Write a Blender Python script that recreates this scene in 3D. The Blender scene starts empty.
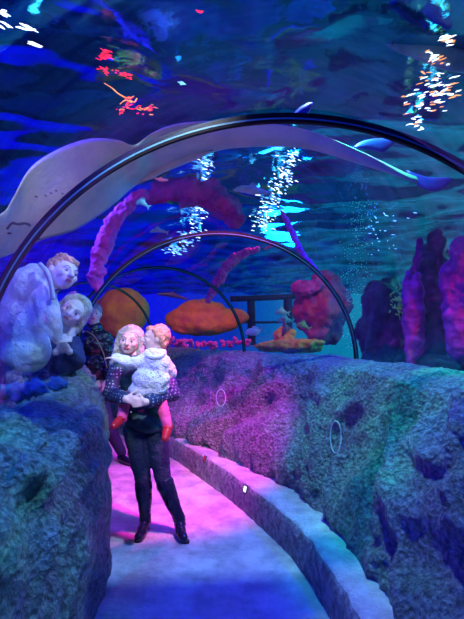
import bpy, bmesh, math, random
from mathutils import Vector, Matrix, Euler, noise
random.seed(4)
SC = bpy.context.scene
COL = SC.collection
# ------------------------------------------------------------ camera
F, PITCH, H0 = 425.5, 0.061, 1.55
cam_d = bpy.data.cameras.new('camera'); cam = bpy.data.objects.new('camera', cam_d); COL.objects.link(cam)
cam.location = (0, 0, H0); cam.rotation_euler = (math.pi/2 + PITCH, 0, 0)
cam_d.sensor_fit = 'VERTICAL'; cam_d.sensor_height = 36; cam_d.lens = F*36/619; cam_d.clip_start = .05
SC.camera = cam
vs = SC.view_settings
vs.view_transform = 'Standard'; vs.look = 'None'; vs.gamma = 1; vs.use_curve_mapping = False; vs.exposure = 0.0
# ------------------------------------------------------------ open water all round the tunnel (world)
wd = bpy.data.worlds.new('open_water'); SC.world = wd; wd.use_nodes = True
nt = wd.node_tree; nt.nodes.clear()
def N(t, **k):
    n = nt.nodes.new(t)
    for a, b in k.items(): setattr(n, a, b)
    return n
tc = N('ShaderNodeTexCoord'); sp = N('ShaderNodeSeparateXYZ'); nt.links.new(tc.outputs['Generated'], sp.inputs[0])
cr = N('ShaderNodeValToRGB'); mr = N('ShaderNodeMapRange'); mr.inputs[1].default_value = -.6; mr.inputs[2].default_value = .6
nt.links.new(sp.outputs['X'], mr.inputs[0]); nt.links.new(mr.outputs[0], cr.inputs[0])
e = cr.color_ramp.elements
e[0].position = 0; e[0].color = (.004, .000, 1.4, 1)
e[1].position = 1; e[1].color = (.002, .38, .42, 1)
for p_, c_ in ((.32, (.004, .004, 1.0, 1)), (.5, (.003, .035, .50, 1)), (.68, (.002, .25, .44, 1))):
    q = e.new(p_); q.color = c_
mz = N('ShaderNodeMapRange'); mz.inputs[1].default_value = -.9; mz.inputs[2].default_value = .05
mz.inputs[3].default_value = .04; mz.inputs[4].default_value = 1
nt.links.new(sp.outputs['Z'], mz.inputs[0])
my = N('ShaderNodeMapRange'); my.inputs[1].default_value = -.4; my.inputs[2].default_value = .3; my.inputs[3].default_value = .25; my.inputs[4].default_value = 1
nt.links.new(sp.outputs['Y'], my.inputs[0])
mu = N('ShaderNodeMath', operation='MULTIPLY'); nt.links.new(mz.outputs[0], mu.inputs[0]); nt.links.new(my.outputs[0], mu.inputs[1])
bg = N('ShaderNodeBackground'); nt.links.new(cr.outputs[0], bg.inputs[0]); nt.links.new(mu.outputs[0], bg.inputs[1])
wo = N('ShaderNodeOutputWorld'); nt.links.new(bg.outputs[0], wo.inputs[0])
# ------------------------------------------------------------ lamps and added fill lights
def spot(name, loc, tgt, col, w, ang=60, blend=.5, size=.08):
    l = bpy.data.lights.new(name, 'SPOT'); l.color = col; l.energy = w; l.spot_size = math.radians(ang); l.spot_blend = blend; l.shadow_soft_size = size
    o = bpy.data.objects.new(name, l); COL.objects.link(o); o.location = loc
    o.rotation_euler = (Vector(tgt)-Vector(loc)).to_track_quat('-Z', 'Y').to_euler(); return o
def point(name, loc, col, w, size=.15):
    l = bpy.data.lights.new(name, 'POINT'); l.color = col; l.energy = w; l.shadow_soft_size = size
    o = bpy.data.objects.new(name, l); COL.objects.link(o); o.location = loc; return o
spot('key_lamp', (.55, 2.7, 3.74), (-.1, 3.1, 0), (.32, .62, 1.0), 350, 118, .6, .04)
spot('teal_lamp', (.7, 2.5, 3.5), (1.5, 3.1, .9), (.02, .9, .45), 380, 54, .7, .1)
spot('teal_left_fill', (-.4, 1.0, 3.2), (-1.25, 1.5, .8), (.04, .85, .70), 150, 42, .7, .1)  # extra teal fill put in for the left wall, source unseen
spot('magenta_front_lamp', (.5, 2.95, 3.62), (-.75, 4.7, 0), (1.0, .004, .52), 1300, 43, .6, .06)
spot('magenta_back_lamp', (.6, 7.4, 3.6), (-.75, 5.0, .4), (1.0, .01, .70), 260, 36, .5, .08)
spot('violet_lamp', (-2.0, 4.6, 3.3), (.5, 5.4, .9), (.10, .12, 1.0), 200, 75, .6, .1)
spot('blue_fill', (-1.2, .6, 3.4), (.3, 2.5, 0), (.01, .01, 1.0), 420, 110, .6, .3)  # wide blue fill added to colour the shadows, not a visible lamp
spot('blue_far_fill', (1.6, 4.6, 3.6), (-.6, 3.6, 0), (.01, .01, 1.0), 450, 110, .6, .3)  # second added blue fill, farther along the floor
spot('front_fill', (-.1, .4, 3.3), (-.55, 3.5, 1.15), (.80, .88, 1.0), 520, 22, .7, .1)  # unseen fill added to brighten the woman and toddler
spot('side_fill', (-.9, .7, 2.9), (-1.3, 3.1, 1.7), (.55, .75, 1.0), 80, 34, .7, .1)  # added pale fill for the reflected pair, no fitting there
spot('lump_fill', (-1.7, 1.5, 3.2), (-1.25, 2.6, 1.2), (.1, 1.0, .9), 90, 30, .6, .05)  # unseen teal fill added for the lumps on the left crest
spot('ray_fill', (-.6, .5, 1.75), (-.7, 2.6, 2.6), (1.0, .56, .60), 50, 72, .8, .3)  # warm fill added beside the camera to lift the ray's belly
spot('reef_magenta_lamp', (-2.2, 3.2, 3.4), (-1.2, 5.5, 2.6), (.9, .05, .9), 26, 70, .6, .2)
spot('reef_warm_lamp', (-2.0, 6.5, 3.6), (-1.3, 9.2, 1.6), (1.0, .40, .4), 95, 90, .6, .2)
spot('reef_pink_fill', (2.9, 2.4, 3.0), (2.42, 4.3, 1.85), (1.0, .04, .25), 150, 24, .6, .2)  # unseen pink fill, cone narrowed to the crimson rock alone
spot('reef_pink_far_fill', (-.2, 7.0, 3.4), (-.6, 8.7, 1.4), (1.0, .08, .7), 150, 60, .7, .2)  # pink fill added to brighten the far coral strip, source unseen
spot('reef_far_lamp', (1.0, 6.4, 3.4), (1.2, 9.0, 1.7), (1.0, .3, .4), 90, 60, .7, .2)
point('tank_teal_fill', (5.2, 6.5, 3.0), (.02, .8, .75), 520, .5)  # added teal fill in the water, tints the seabed and waves
point('tank_blue_fill', (-5.0, 3.5, 3.0), (.01, .02, 1.0), 260, .5)  # added blue fill in the water on the left, unseen
point('tank_far_fill', (1.5, 12.0, 3.0), (.01, .25, 1.0), 260, .5)  # unseen blue fill added in the far water
# ------------------------------------------------------------ helpers
AX, AY, RC, WW, HH, ZB = -6.847, 1.872, 7.06, 1.265, 1.155, 1.30
RIBS = [-.33, -.021, .267, .566, .875, 1.16]
def A(th, w, z=0): return Vector((AX+(RC+w)*math.cos(th), AY+(RC+w)*math.sin(th), z))
def P(px, py, y):                       # the place that lies y metres ahead of the lens position along this bearing
    u = (px-232)/F; v = (309.5-py)/F; c, s = math.cos(PITCH), math.sin(PITCH)
    d = Vector((u, c-v*s, s+v*c)); return Vector((0, 0, H0)) + d*(y/d.y)
def tag(o, label=None, cat=None, group=None, kind=None):
    if label: o['label'] = label
    if cat: o['category'] = cat
    if group: o['group'] = group
    if kind: o['kind'] = kind
    return o
def empty(name, loc, label=None, cat=None, group=None):
    o = bpy.data.objects.new(name, None); COL.objects.link(o); o.location = loc; o.empty_display_size = .1
    return tag(o, label, cat, group)
def wloc(o):
    v = Vector(o.location)
    while o.parent: o = o.parent; v += Vector(o.location)
    return v
def link(name, me, mat, parent=None, base=None, smooth=True):     # verts given in world space
    off = wloc(parent) if parent else Vector(base or (0, 0, 0))
    me.transform(Matrix.Translation(-off))
    if smooth:
        for p in me.polygons: p.use_smooth = True
    me.name = name
    if mat is not None:
        me.materials.clear(); me.materials.append(mat)
    o = bpy.data.objects.new(name, me); COL.objects.link(o)
    if parent: o.parent = parent
    else: o.location = off
    return o
def bmobj(name, bm, mat, parent=None, base=None, smooth=True):
    bmesh.ops.recalc_face_normals(bm, faces=bm.faces)
    me = bpy.data.meshes.new(name); bm.to_mesh(me); bm.free(); return link(name, me, mat, parent, base, smooth)
def capsule(bm, p0, p1, r0, r1, seg=12):
    p0 = Vector(p0); p1 = Vector(p1); ax = (p1-p0); L = ax.length
    if L < 1e-6: ax = Vector((0, 0, 1)); L = 1e-6
    q = ax.normalized().to_track_quat('Z', 'Y').to_matrix(); rings = []
    prof = [(-math.cos(a)*r0, math.sin(a)*r0) for a in (.25, .7, 1.15, math.pi/2)] + [(L+math.sin(a)*r1, math.cos(a)*r1) for a in (0, .42, .87, 1.32)]
    for z, r in prof:
        rings.append([bm.verts.new(p0+q@Vector((r*math.cos(2*math.pi*k/seg), r*math.sin(2*math.pi*k/seg), z))) for k in range(seg)])
    for a, b in zip(rings, rings[1:]):
        for k in range(seg): bm.faces.new((a[k], a[(k+1) % seg], b[(k+1) % seg], b[k]))
    bm.faces.new(rings[0][::-1]); bm.faces.new(rings[-1])
def ell(bm, c, r, rot=(0, 0, 0), sub=3):
    M = Matrix.Translation(Vector(c)) @ Euler(rot).to_matrix().to_4x4() @ Matrix.Diagonal((r[0], r[1], r[2], 1))
    bmesh.ops.create_icosphere(bm, subdivisions=sub, radius=1, matrix=M)
def box(bm, c, s, rot=(0, 0, 0), bev=0):
    M = Matrix.Translation(Vector(c)) @ Euler(rot).to_matrix().to_4x4() @ Matrix.Diagonal((s[0], s[1], s[2], 1))
    r = bmesh.ops.create_cube(bm, size=1, matrix=M)
    if bev:
        es = list({e for v in r['verts'] for e in v.link_edges}); bmesh.ops.bevel(bm, geom=es, offset=bev, segments=2, affect='EDGES', profile=.5)
def chain(bm, pts):                      # pts: [(point, radius), ...]
    for (a, ra), (b, rb) in zip(pts, pts[1:]): capsule(bm, a, b, ra, rb)
def organic(name, bm, vox, mat, parent=None, smooth=4, disp=0, dscale=5, base=None):
    me = bpy.data.meshes.new('tmp'); bm.to_mesh(me); bm.free()
    t = bpy.data.objects.new('tmp', me); COL.objects.link(t)
    m = t.modifiers.new('r', 'REMESH'); m.mode = 'VOXEL'; m.voxel_size = vox
    if smooth:
        s = t.modifiers.new('s', 'SMOOTH'); s.iterations = smooth; s.factor = .5
    dg = bpy.context.evaluated_depsgraph_get(); dg.update()
    nm = bpy.data.meshes.new_from_object(t.evaluated_get(dg)); bpy.data.objects.remove(t)
    if disp:
        nrm = [v.normal.copy() for v in nm.vertices]
        for v, n_ in zip(nm.vertices, nrm):
            v.co += n_*disp*(noise.fractal(v.co*dscale, .9, 2.1, 4))
    return link(name, nm, mat, parent, base)
def tube(bm, pts, radii, seg=10, flat=1.0, cap=True):
    rings = []; up0 = None
    for i, p in enumerate(pts):
        p = Vector(p); t = (Vector(pts[min(i+1, len(pts)-1)])-Vector(pts[max(i-1, 0)])).normalized()
        up = up0 if up0 is not None else (Vector((0, 0, 1)) if abs(t.z) < .9 else Vector((0, 1, 0)))
        s = t.cross(up).normalized(); up = s.cross(t).normalized(); up0 = up
        r = radii[i] if isinstance(radii, (list, tuple)) else radii
        rings.append([bm.verts.new(p+s*(r*math.cos(2*math.pi*k/seg))+up*(r*flat*math.sin(2*math.pi*k/seg))) for k in range(seg)])
    for a, b in zip(rings, rings[1:]):
        for k in range(seg): bm.faces.new((a[k], a[(k+1) % seg], b[(k+1) % seg], b[k]))
    if cap: bm.faces.new(rings[0][::-1]); bm.faces.new(rings[-1])
def lerp(a, b, t): return a+(b-a)*t
def sample(tab, x):                      # piecewise linear table lookup
    if x <= tab[0][0]: return tab[0][1]
    for (a, va), (b, vb) in zip(tab, tab[1:]):
        if x <= b: return lerp(va, vb, (x-a)/(b-a))
    return tab[-1][1]
def smooth_poly(pts, n):                 # catmull-rom through tuples
    out = []; m = len(pts)-1
    for i in range(n):
        s = i/(n-1)*m; k = min(int(s), m-1); t = s-k
        p = [Vector(pts[max(0, min(m, k+j))]) for j in (-1, 0, 1, 2)]
        out.append(.5*((2*p[1])+(p[2]-p[0])*t+(2*p[0]-5*p[1]+4*p[2]-p[3])*t*t+(3*p[1]-p[0]-3*p[2]+p[3])*t**3))
    return out
# ------------------------------------------------------------ materials
def mat(name, col, rough=.7, var=0, vscale=6, col2=None, bump=0, bscale=40, metal=0, spec=.5, emis=None, es=0, btype='noise', sheen=0):
    m = bpy.data.materials.new(name); m.use_nodes = True; t = m.node_tree; b = t.nodes['Principled BSDF']
    b.inputs['Base Color'].default_value = (*col, 1); b.inputs['Roughness'].default_value = rough; b.inputs['Metallic'].default_value = metal
    b.inputs['Specular IOR Level'].default_value = spec
    if sheen: b.inputs['Sheen Weight'].default_value = sheen
    if emis: b.inputs['Emission Color'].default_value = (*emis, 1); b.inputs['Emission Strength'].default_value = es
    tc = t.nodes.new('ShaderNodeTexCoord')
    if col2 or var:
        n = t.nodes.new('ShaderNodeTexNoise'); n.inputs['Scale'].default_value = vscale; n.inputs['Detail'].default_value = 6; n.inputs['Roughness'].default_value = .65
        t.links.new(tc.outputs['Object'], n.inputs['Vector'])
        r = t.nodes.new('ShaderNodeValToRGB'); c2 = col2 or tuple(c*(1-var) for c in col)
        r.color_ramp.elements[0].position = .38; r.color_ramp.elements[0].color = (*c2, 1)
        r.color_ramp.elements[1].position = .62; r.color_ramp.elements[1].color = (*col, 1)
        t.links.new(n.outputs['Fac'], r.inputs[0]); t.links.new(r.outputs[0], b.inputs['Base Color'])
    if bump:
        if btype == 'voronoi':
            n = t.nodes.new('ShaderNodeTexVoronoi'); o_ = 'Distance'
        else:
            n = t.nodes.new('ShaderNodeTexNoise'); n.inputs['Detail'].default_value = 5; o_ = 'Fac'
        n.inputs['Scale'].default_value = bscale; t.links.new(tc.outputs['Object'], n.inputs['Vector'])
        bp = t.nodes.new('ShaderNodeBump'); bp.inputs['Strength'].default_value = bump; bp.inputs['Distance'].default_value = .02
        t.links.new(n.outputs[o_], bp.inputs['Height']); t.links.new(bp.outputs[0], b.inputs['Normal'])
    return m
M = {}
def rock_mat():
    m = bpy.data.materials.new('painted_rock'); m.use_nodes = True; t = m.node_tree; b = t.nodes['Principled BSDF']
    tc = t.nodes.new('ShaderNodeTexCoord')
    def nz(s, d=8, r=.7, w=0):
        n = t.nodes.new('ShaderNodeTexNoise'); n.inputs['Scale'].default_value = s; n.inputs['Detail'].default_value = d; n.inputs['Roughness'].default_value = r; n.inputs['Distortion'].default_value = w
        t.links.new(tc.outputs['Object'], n.inputs['Vector']); return n
    a = nz(2.2, 6, .6, .6); r = t.nodes.new('ShaderNodeValToRGB'); E_ = r.color_ramp.elements
    E_[0].position = .3; E_[0].color = (.36, .26, .44, 1); E_[1].position = .7; E_[1].color = (.30, .58, .42, 1)
    q = E_.new(.5); q.color = (.34, .36, .42, 1)
    t.links.new(a.outputs['Fac'], r.inputs[0])
    g = nz(26, 8, .8); gr = t.nodes.new('ShaderNodeValToRGB'); gr.color_ramp.elements[0].position = .42; gr.color_ramp.elements[0].color = (.10, .10, .12, 1); gr.color_ramp.elements[1].position = .62; gr.color_ramp.elements[1].color = (1, 1, 1, 1)
    t.links.new(g.outputs['Fac'], gr.inputs[0])
    mx = t.nodes.new('ShaderNodeMix'); mx.data_type = 'RGBA'; mx.blend_type = 'MULTIPLY'; mx.inputs[0].default_value = .85
    t.links.new(r.outputs[0], mx.inputs[6]); t.links.new(gr.outputs[0], mx.inputs[7]); t.links.new(mx.outputs[2], b.inputs['Base Color'])
    b.inputs['Roughness'].default_value = .42; b.inputs['Specular IOR Level'].default_value = .6
    v = t.nodes.new('ShaderNodeTexVoronoi'); v.inputs['Scale'].default_value = 36; t.links.new(tc.outputs['Object'], v.inputs['Vector'])
    f = nz(70, 6, .7); ad = t.nodes.new('ShaderNodeMath'); ad.operation = 'ADD'; t.links.new(v.outputs['Distance'], ad.inputs[0]); t.links.new(f.outputs['Fac'], ad.inputs[1])
    bp = t.nodes.new('ShaderNodeBump'); bp.inputs['Strength'].default_value = 1; bp.inputs['Distance'].default_value = .032
    t.links.new(ad.outputs[0], bp.inputs['Height']); t.links.new(bp.outputs[0], b.inputs['Normal'])
    return m
M['rock'] = rock_mat()
M['conc'] = mat('worn_concrete', (.66, .64, .68), .55, col2=(.36, .34, .40), vscale=4.5, bump=.6, bscale=24)
M['kerb'] = mat('kerb_concrete', (.55, .54, .58), .7, col2=(.34, .33, .38), vscale=7, bump=.8, bscale=45)
M['rib'] = mat('rib_dark', (.002, .002, .004), .45, spec=.15)
M['ribglint'] = mat('rib_highlight', (.02, .16, .17), .5)  # teal highlight along the rib, put into a strip's colour
M['seabed'] = mat('seabed', (.10, .13, .16), .9, var=.5, vscale=2, bump=.5, bscale=9)
def acrylic():
    m = bpy.data.materials.new('acrylic'); m.use_nodes = True; t = m.node_tree; t.nodes.clear()
    tr = t.nodes.new('ShaderNodeBsdfTransparent'); tr.inputs[0].default_value = (.94, .97, 1, 1)
    gl = t.nodes.new('ShaderNodeBsdfGlossy'); gl.inputs['Roughness'].default_value = .03; gl.inputs[0].default_value = (.35, .5, .9, 1)
    fr = t.nodes.new('ShaderNodeFresnel'); fr.inputs[0].default_value = 1.5
    ml = t.nodes.new('ShaderNodeMath'); ml.operation = 'MULTIPLY'; ml.inputs[1].default_value = .2; ml.use_clamp = True
    t.links.new(fr.outputs[0], ml.inputs[0])
    mx = t.nodes.new('ShaderNodeMixShader'); t.links.new(ml.outputs[0], mx.inputs[0]); t.links.new(tr.outputs[0], mx.inputs[1]); t.links.new(gl.outputs[0], mx.inputs[2])
    o = t.nodes.new('ShaderNodeOutputMaterial'); t.links.new(mx.outputs[0], o.inputs[0]); return m
M['glass'] = acrylic()
M['water'] = mat('water_surface', (.002, .008, .03), .10, bump=.6, bscale=2.6, spec=1.0)
wb = M['water'].node_tree.nodes['Principled BSDF']; wb.inputs['Metallic'].default_value = 1; wb.inputs['Base Color'].default_value = (.03, .58, .85, 1)
# ------------------------------------------------------------ setting
TH0, TH1 = -.62, 1.30
bm = bmesh.new(); n = 90
rows = []
for i in range(n+1):
    th = lerp(TH0, TH1, i/n); rows.append([bm.verts.new(A(th, w, 0)+Vector((0, 0, .004*noise.noise(A(th, w)*4)))) for w in [lerp(-1.3, .7, j/24) for j in range(25)]])
for a, b in zip(rows, rows[1:]):
    for j in range(24): bm.faces.new((a[j], a[j+1], b[j+1], b[j]))
tag(bmobj('floor', bm, M['conc']), kind='structure')
FRONT = [(-.6, .40), (.02, .385), (.11, .335), (.15, .34), (.22, .23), (.31, .14), (.42, .04), (.6, .02), (1.3, .02)]
BACK = [(-.6, .62), (.17, .62), (.31, .44), (.45, .26), (.56, .12), (.8, .1), (1.3, .1)]
bm = bmesh.new(); rows = []; n = 260
for i in range(n+1):
    th = lerp(TH0, TH1, i/n); f = sum(sample(FRONT, th+d) for d in (-.03, 0, .03))/3; b_ = sum(sample(BACK, th+d) for d in (-.03, 0, .03))/3 + .12
    pr = [(f-.01, -.02), (f-.012, .06), (f-.008, .14), (f, .2), (f+.012, .236), (f+.04, .25), (lerp(f, b_, .4), .252), (lerp(f, b_, .7), .25), (b_, .25)]
    r = []
    for w, z in pr:
        p = A(th, w, z); k = .012*noise.fractal(p*9, .8, 2, 3)
        r.append(bm.verts.new(A(th, w+k, z+(.35*k if z > 0 else 0))))
    rows.append(r)
for a, b in zip(rows, rows[1:]):
    for j in range(len(a)-1): bm.faces.new((a[j], a[j+1], b[j+1], b[j]))
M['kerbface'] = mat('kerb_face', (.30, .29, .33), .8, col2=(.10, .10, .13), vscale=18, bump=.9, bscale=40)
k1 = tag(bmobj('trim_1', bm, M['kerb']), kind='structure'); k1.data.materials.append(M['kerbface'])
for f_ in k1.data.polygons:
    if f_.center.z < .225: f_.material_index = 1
def relief(p, k):
    """root-like folds running over the cast rock"""
    q = p*1.0; w = Vector((noise.noise(q*1.1), noise.noise(q*1.1+Vector((7, 3, 1))), noise.noise(q*1.1+Vector((2, 9, 4)))))
    s = q+w*.75
    a = noise.noise(Vector((s.x*1.2, s.y*1.2, s.z*2.4)))
    rid = 1-abs(noise.noise(Vector((s.x*2.1, s.y*2.1, s.z*2.1-s.y*.9))))*2.3
    rid2 = 1-abs(noise.noise(s*5.5+w*2))*2.2
    st = math.sin((s.z*1.0+s.y*.55+a*1.1)*62)*.5
    return k*(.11*a+.085*rid+.032*rid2+.006*st*max(0, min(1, .5+2*a))+.013*noise.fractal(q*14, .7, 2.1, 3))
def rockwall(name, prof, side, res, zs):
    bm = bmesh.new(); rows = []; n = res
    for i in range(n+1):
        th = lerp(TH0, TH1, i/n); pr = smooth_poly([(w, z, 0) for w, z in prof(th)], zs)
        r = []
        for j, q in enumerate(pr):
            c = A(th, q.x, q.y)
            if 0 < j < zs-1:
                t = (pr[min(j+1, zs-1)]-pr[j-1]).normalized(); nw, nz = (-t.y, t.x) if side > 0 else (t.y, -t.x)
            else: nw, nz = 0, 0
            k = (1.0 if side > 0 else .6) if q.y > .15 else .4
            if q.y > 1.2: k = .35
            d = relief(c, k)
            r.append(bm.verts.new(A(th, q.x+nw*d, q.y+nz*d)))
        rows.append(r)
    for a, b in zip(rows, rows[1:]):
        for j in range(len(a)-1): bm.faces.new((a[j], a[j+1], b[j+1], b[j]))
    return tag(bmobj(name, bm, M['rock']), kind='structure')
def right_prof(th):
    b_ = sum(sample(BACK, th+d) for d in (-.04, 0, .04))/3; g = (.62-b_)*.75
    return [(b_+.06, .0), (b_+.03, .25), (b_+.02, .45), (.80-g, .75), (.92-g*.7, 1.0), (1.03-g*.3, 1.2), (1.16, 1.275), (1.32, 1.29), (1.6, 1.2), (1.8, .8), (1.85, 0)]
def left_prof(th):
    dz = -.17*max(0, min(1, (.28-th)/.12))
    g = max(0, min(1, (th-.12)/.2))*.24+max(0, min(1, (th-.4)/.15))*.14
    return [(-.94-g, .0), (-.945-g, .25), (-.95-g, .5), (-.965-g, .8), (-.99-g*.8, 1.03), (-1.06-g*.5, 1.19+dz), (-1.16-g*.2, 1.25+dz), (-1.32, 1.29+dz), (-1.6, 1.2+dz), (-1.8, .8), (-1.85, 0)]
rockwall('wall_right', right_prof, 1, 620, 120)
rockwall('wall_left', left_prof, -1, 460, 110)
# ribs
for i, th in enumerate(RIBS):
    bm = bmesh.new(); rings = []
    for k in range(97):
        a = math.pi*k/96
        def q(w_, dz, dth): return A(th+dth, (WW+w_)*math.cos(a), ZB+(HH+w_)*math.sin(a))
        hw = .011/RC; s = [(-.008, -hw), (-.020, -hw*.8), (-.020, hw*.8), (-.008, hw), (.018, hw), (.018, -hw)]
        r = [bm.verts.new(q(x, 0, y)) for x, y in s]; rings.append(r)
    for a, b in zip(rings, rings[1:]):
        for j in range(6): bm.faces.new((a[j], a[(j+1) % 6], b[(j+1) % 6], b[j]))
    rib = tag(bmobj('trim_%d' % (i+2), bm, M['rib'], smooth=False), kind='structure')
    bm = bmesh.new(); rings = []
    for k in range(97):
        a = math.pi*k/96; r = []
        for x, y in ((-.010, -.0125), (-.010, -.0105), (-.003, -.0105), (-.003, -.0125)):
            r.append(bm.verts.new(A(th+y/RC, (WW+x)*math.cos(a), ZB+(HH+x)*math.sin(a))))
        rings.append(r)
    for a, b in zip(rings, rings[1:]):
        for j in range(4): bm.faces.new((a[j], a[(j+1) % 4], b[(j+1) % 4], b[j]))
    bmobj('highlight_strip', bm, M['ribglint'], rib, smooth=False)  # the rib's highlight line, modelled as a strip on its near side
# acrylic panels
ends = [TH0]+RIBS+[TH1]
for i, (a0, a1) in enumerate(zip(ends, ends[1:])):
    bm = bmesh.new(); rows = []
    m_ = 24
    for j in range(m_+1):
        th = lerp(a0, a1, j/m_)
        rows.append([bm.verts.new(A(th, (WW+.012)*math.cos(math.pi*k/72), ZB-.2+(HH+.21)*math.sin(math.pi*k/72))) for k in range(73)])
    for a, b in zip(rows, rows[1:]):
        for j in range(72): bm.faces.new((a[j], b[j], b[j+1], a[j+1]))
    tag(bmobj('window_%d' % (i+1), bm, M['glass']), kind='structure')
# water surface overhead, in real waves
bm = bmesh.new(); rows = []; ZS = 3.9
nx, ny = 240, 260
def wave(x, y):
    p = Vector((x*.55, y*.9, 0)); w = noise.noise(p*.9)
    return .16*noise.noise(p*1.0)+.09*noise.noise(Vector((x*1.1+w*2, y*1.8, 3)))+.045*(1-abs(noise.noise(Vector((x*1.6+w*3, y*2.6, 5))))*2)+.018*noise.noise(Vector((x*5, y*6, 9)))
for i in range(ny+1):
    y = -6+30*(i/ny)**1.2; rows.append([bm.verts.new((x, y, ZS+wave(x, y))) for x in [lerp(-16, 16, j/nx) for j in range(nx+1)]])
for a, b in zip(rows, rows[1:]):
    for j in range(nx): bm.faces.new((a[j], b[j], b[j+1], a[j+1]))
tag(bmobj('water_surface', bm, M['water']), kind='structure')
# seabed around the tunnel
bm = bmesh.new(); rows = []
for i in range(91):
    y = lerp(-5, 13, i/90); rows.append([bm.verts.new((x, y, -.05+(.15*noise.noise(Vector((x*.5, y*.5, 2))) if (abs(math.hypot(x-AX, y-AY)-RC) > 2) else -.1))) for x in [lerp(-8, 8, j/96) for j in range(97)]])
for a, b in zip(rows, rows[1:]):
    for j in range(96): bm.faces.new((a[j], a[j+1], b[j+1], b[j]))
tag(bmobj('seabed', bm, M['seabed']), kind='structure')
#OBJECTS
# ------------------------------------------------------------ the big ray lying over the tunnel
M['ray'] = mat('ray_skin', (.62, .52, .50), .45, col2=(.45, .42, .46), vscale=5, bump=.25, bscale=60)
M['rayfin'] = mat('ray_fin_skin', (.03, .025, .42), .45, var=.3, vscale=6)
M['mouth'] = mat('mouth_line', (.10, .06, .09), .6)
U = [(-62, 262, 1.95), (-45, 232, 1.95), (0, 214, 2.05), (12, 199, 2.08), (30, 168, 2.1), (58, 149, 2.15), (90, 138.5, 2.2), (118, 140, 2.28), (134, 145, 2.35), (150, 134, 2.4), (168, 126, 2.42), (190, 122, 2.45), (232, 121, 2.5), (300, 128, 2.6), (355, 149, 2.7), (402, 174, 2.8), (418, 180, 2.85)]
L = [(-60, 268, 2.0), (-40, 268, 2.2), (0, 258, 2.35), (18, 251, 2.38), (42, 240, 2.42), (75, 230, 2.5), (108, 209, 2.6), (130, 190, 2.7), (143, 181, 2.72), (152, 177, 2.74), (178, 166, 2.74), (205, 155, 2.74), (236, 148, 2.72), (300, 148, 2.74), (355, 163, 2.78), (402, 178, 2.83), (418, 184, 2.87)]
NT = 96; NS = 20
Us = smooth_poly(U, NT); Ls = smooth_poly(L, NT)
Uw = [P(*v) for v in Us]; Lw = [P(*v) for v in Ls]
ray = empty('wedgefish', P(130, 160, 2.5), 'huge pale bellied ray with pink grey skin resting across the top of the tunnel', 'ray')
bm = bmesh.new(); bot = []; top = []
for i in range(NT):
    a, b = Uw[i], Lw[i]; w = (b-a).length; t = i/(NT-1)
    thick = w*.22*(1-.35*t)
    rb = []; rt = []
    for j in range(NS+1):
        s = j/NS; c = a.lerp(b, s); bulge = math.sin(math.pi*s)
        cen = math.exp(-((s-.5)/.26)**2)
        rb.append(bm.verts.new(c+Vector((0, 0, -w*.06*cen-.012*bulge))))
        rt.append(bm.verts.new(c+Vector((0, .0, thick*cen+.03*bulge))) if 0 < j < NS else rb[-1])
    bot.append(rb); top.append(rt)
for rows in (bot, top):
    for i in range(NT-1):
        for j in range(NS):
            q = [rows[i][j], rows[i][j+1], rows[i+1][j+1], rows[i+1][j]]
            try: bm.faces.new(q)
            except ValueError: pass
bmesh.ops.remove_doubles(bm, verts=bm.verts, dist=1e-5)
bmobj('body', bm, M['ray'], ray)
def fin(name, pts, y, m, parent, th=.012, label=None, ys=None):
    """a thick fin from an outline: bulged in the middle, thin at its rim"""
    bm = bmesh.new(); w = [P(px, py, (ys[i] if ys else y)) for i, (px, py) in enumerate(pts)]
    w = smooth_poly(w+[w[0]], len(w)*4)[:-1]
    c = sum(w, Vector())/len(w); nn = Vector()
    for i in range(len(w)): nn += (w[i]-c).cross(w[(i+1) % len(w)]-c)
    nn.normalize(); rim = [bm.verts.new(v) for v in w]
    for sgn in (1, -1):
        prev = rim
        for f_, h in ((.8, .55), (.45, .9)):
            cur = [bm.verts.new(c.lerp(v, f_)+nn*sgn*th*h) for v in w]
            for i in range(len(w)): bm.faces.new((prev[i], prev[(i+1) % len(w)], cur[(i+1) % len(w)], cur[i]))
            prev = cur
        m_ = bm.verts.new(c+nn*sgn*th)
        for i in range(len(w)): bm.faces.new((prev[i], prev[(i+1) % len(w)], m_))
    o = bmobj(name, bm, m, parent)
    if label: o['label'] = label
    return o
fin('pelvic_fin', [(136, 184), (149, 180), (165, 172), (190, 162), (214, 151), (200, 150), (170, 160), (148, 172)], 2.7, M['ray'], ray, .02)
fin('dorsal_fin', [(352, 148), (372, 150), (384, 152), (396, 140), (380, 138), (362, 141)], 2.72, M['rayfin'], ray, .012, 'deep blue rear dorsal fin')
fin('dorsal_fin', [(284, 124), (302, 122), (313, 103), (300, 107)], 2.62, M['rayfin'], ray)
fin('tail_fin', [(406, 170), (428, 177), (452, 178), (446, 187), (432, 191), (416, 184)], 2.86, M['rayfin'], ray, .012, 'deep blue tail fin')
def onbelly(px, py):                                     # belly point behind a bearing
    best = None
    for i in range(NT):
        for j in range(NS+1):
            v = bot_c[i][j]; d = (v-Vector((0, 0, H0))); s_, c_ = math.sin(PITCH), math.cos(PITCH)
            dep = d.y*c_+d.z*s_; x = 232+F*d.x/dep; y = 309.5-F*(-d.y*s_+d.z*c_)/dep
            e_ = (x-px)**2+(y-py)**2
            if best is None or e_ < best[0]: best = (e_, v)
    return best[1]
bot_c = [[Uw[i].lerp(Lw[i], j/NS)+Vector((0, 0, -(Lw[i]-Uw[i]).length*.06*math.exp(-((j/NS-.5)/.26)**2)-.012*math.sin(math.pi*j/NS))) for j in range(NS+1)] for i in range(NT)]
bm = bmesh.new(); pts = [onbelly(x, y)+Vector((0, 0, -.004)) for x, y in ((6, 227), (12, 224), (18, 225), (24, 224), (30, 226))]
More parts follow.
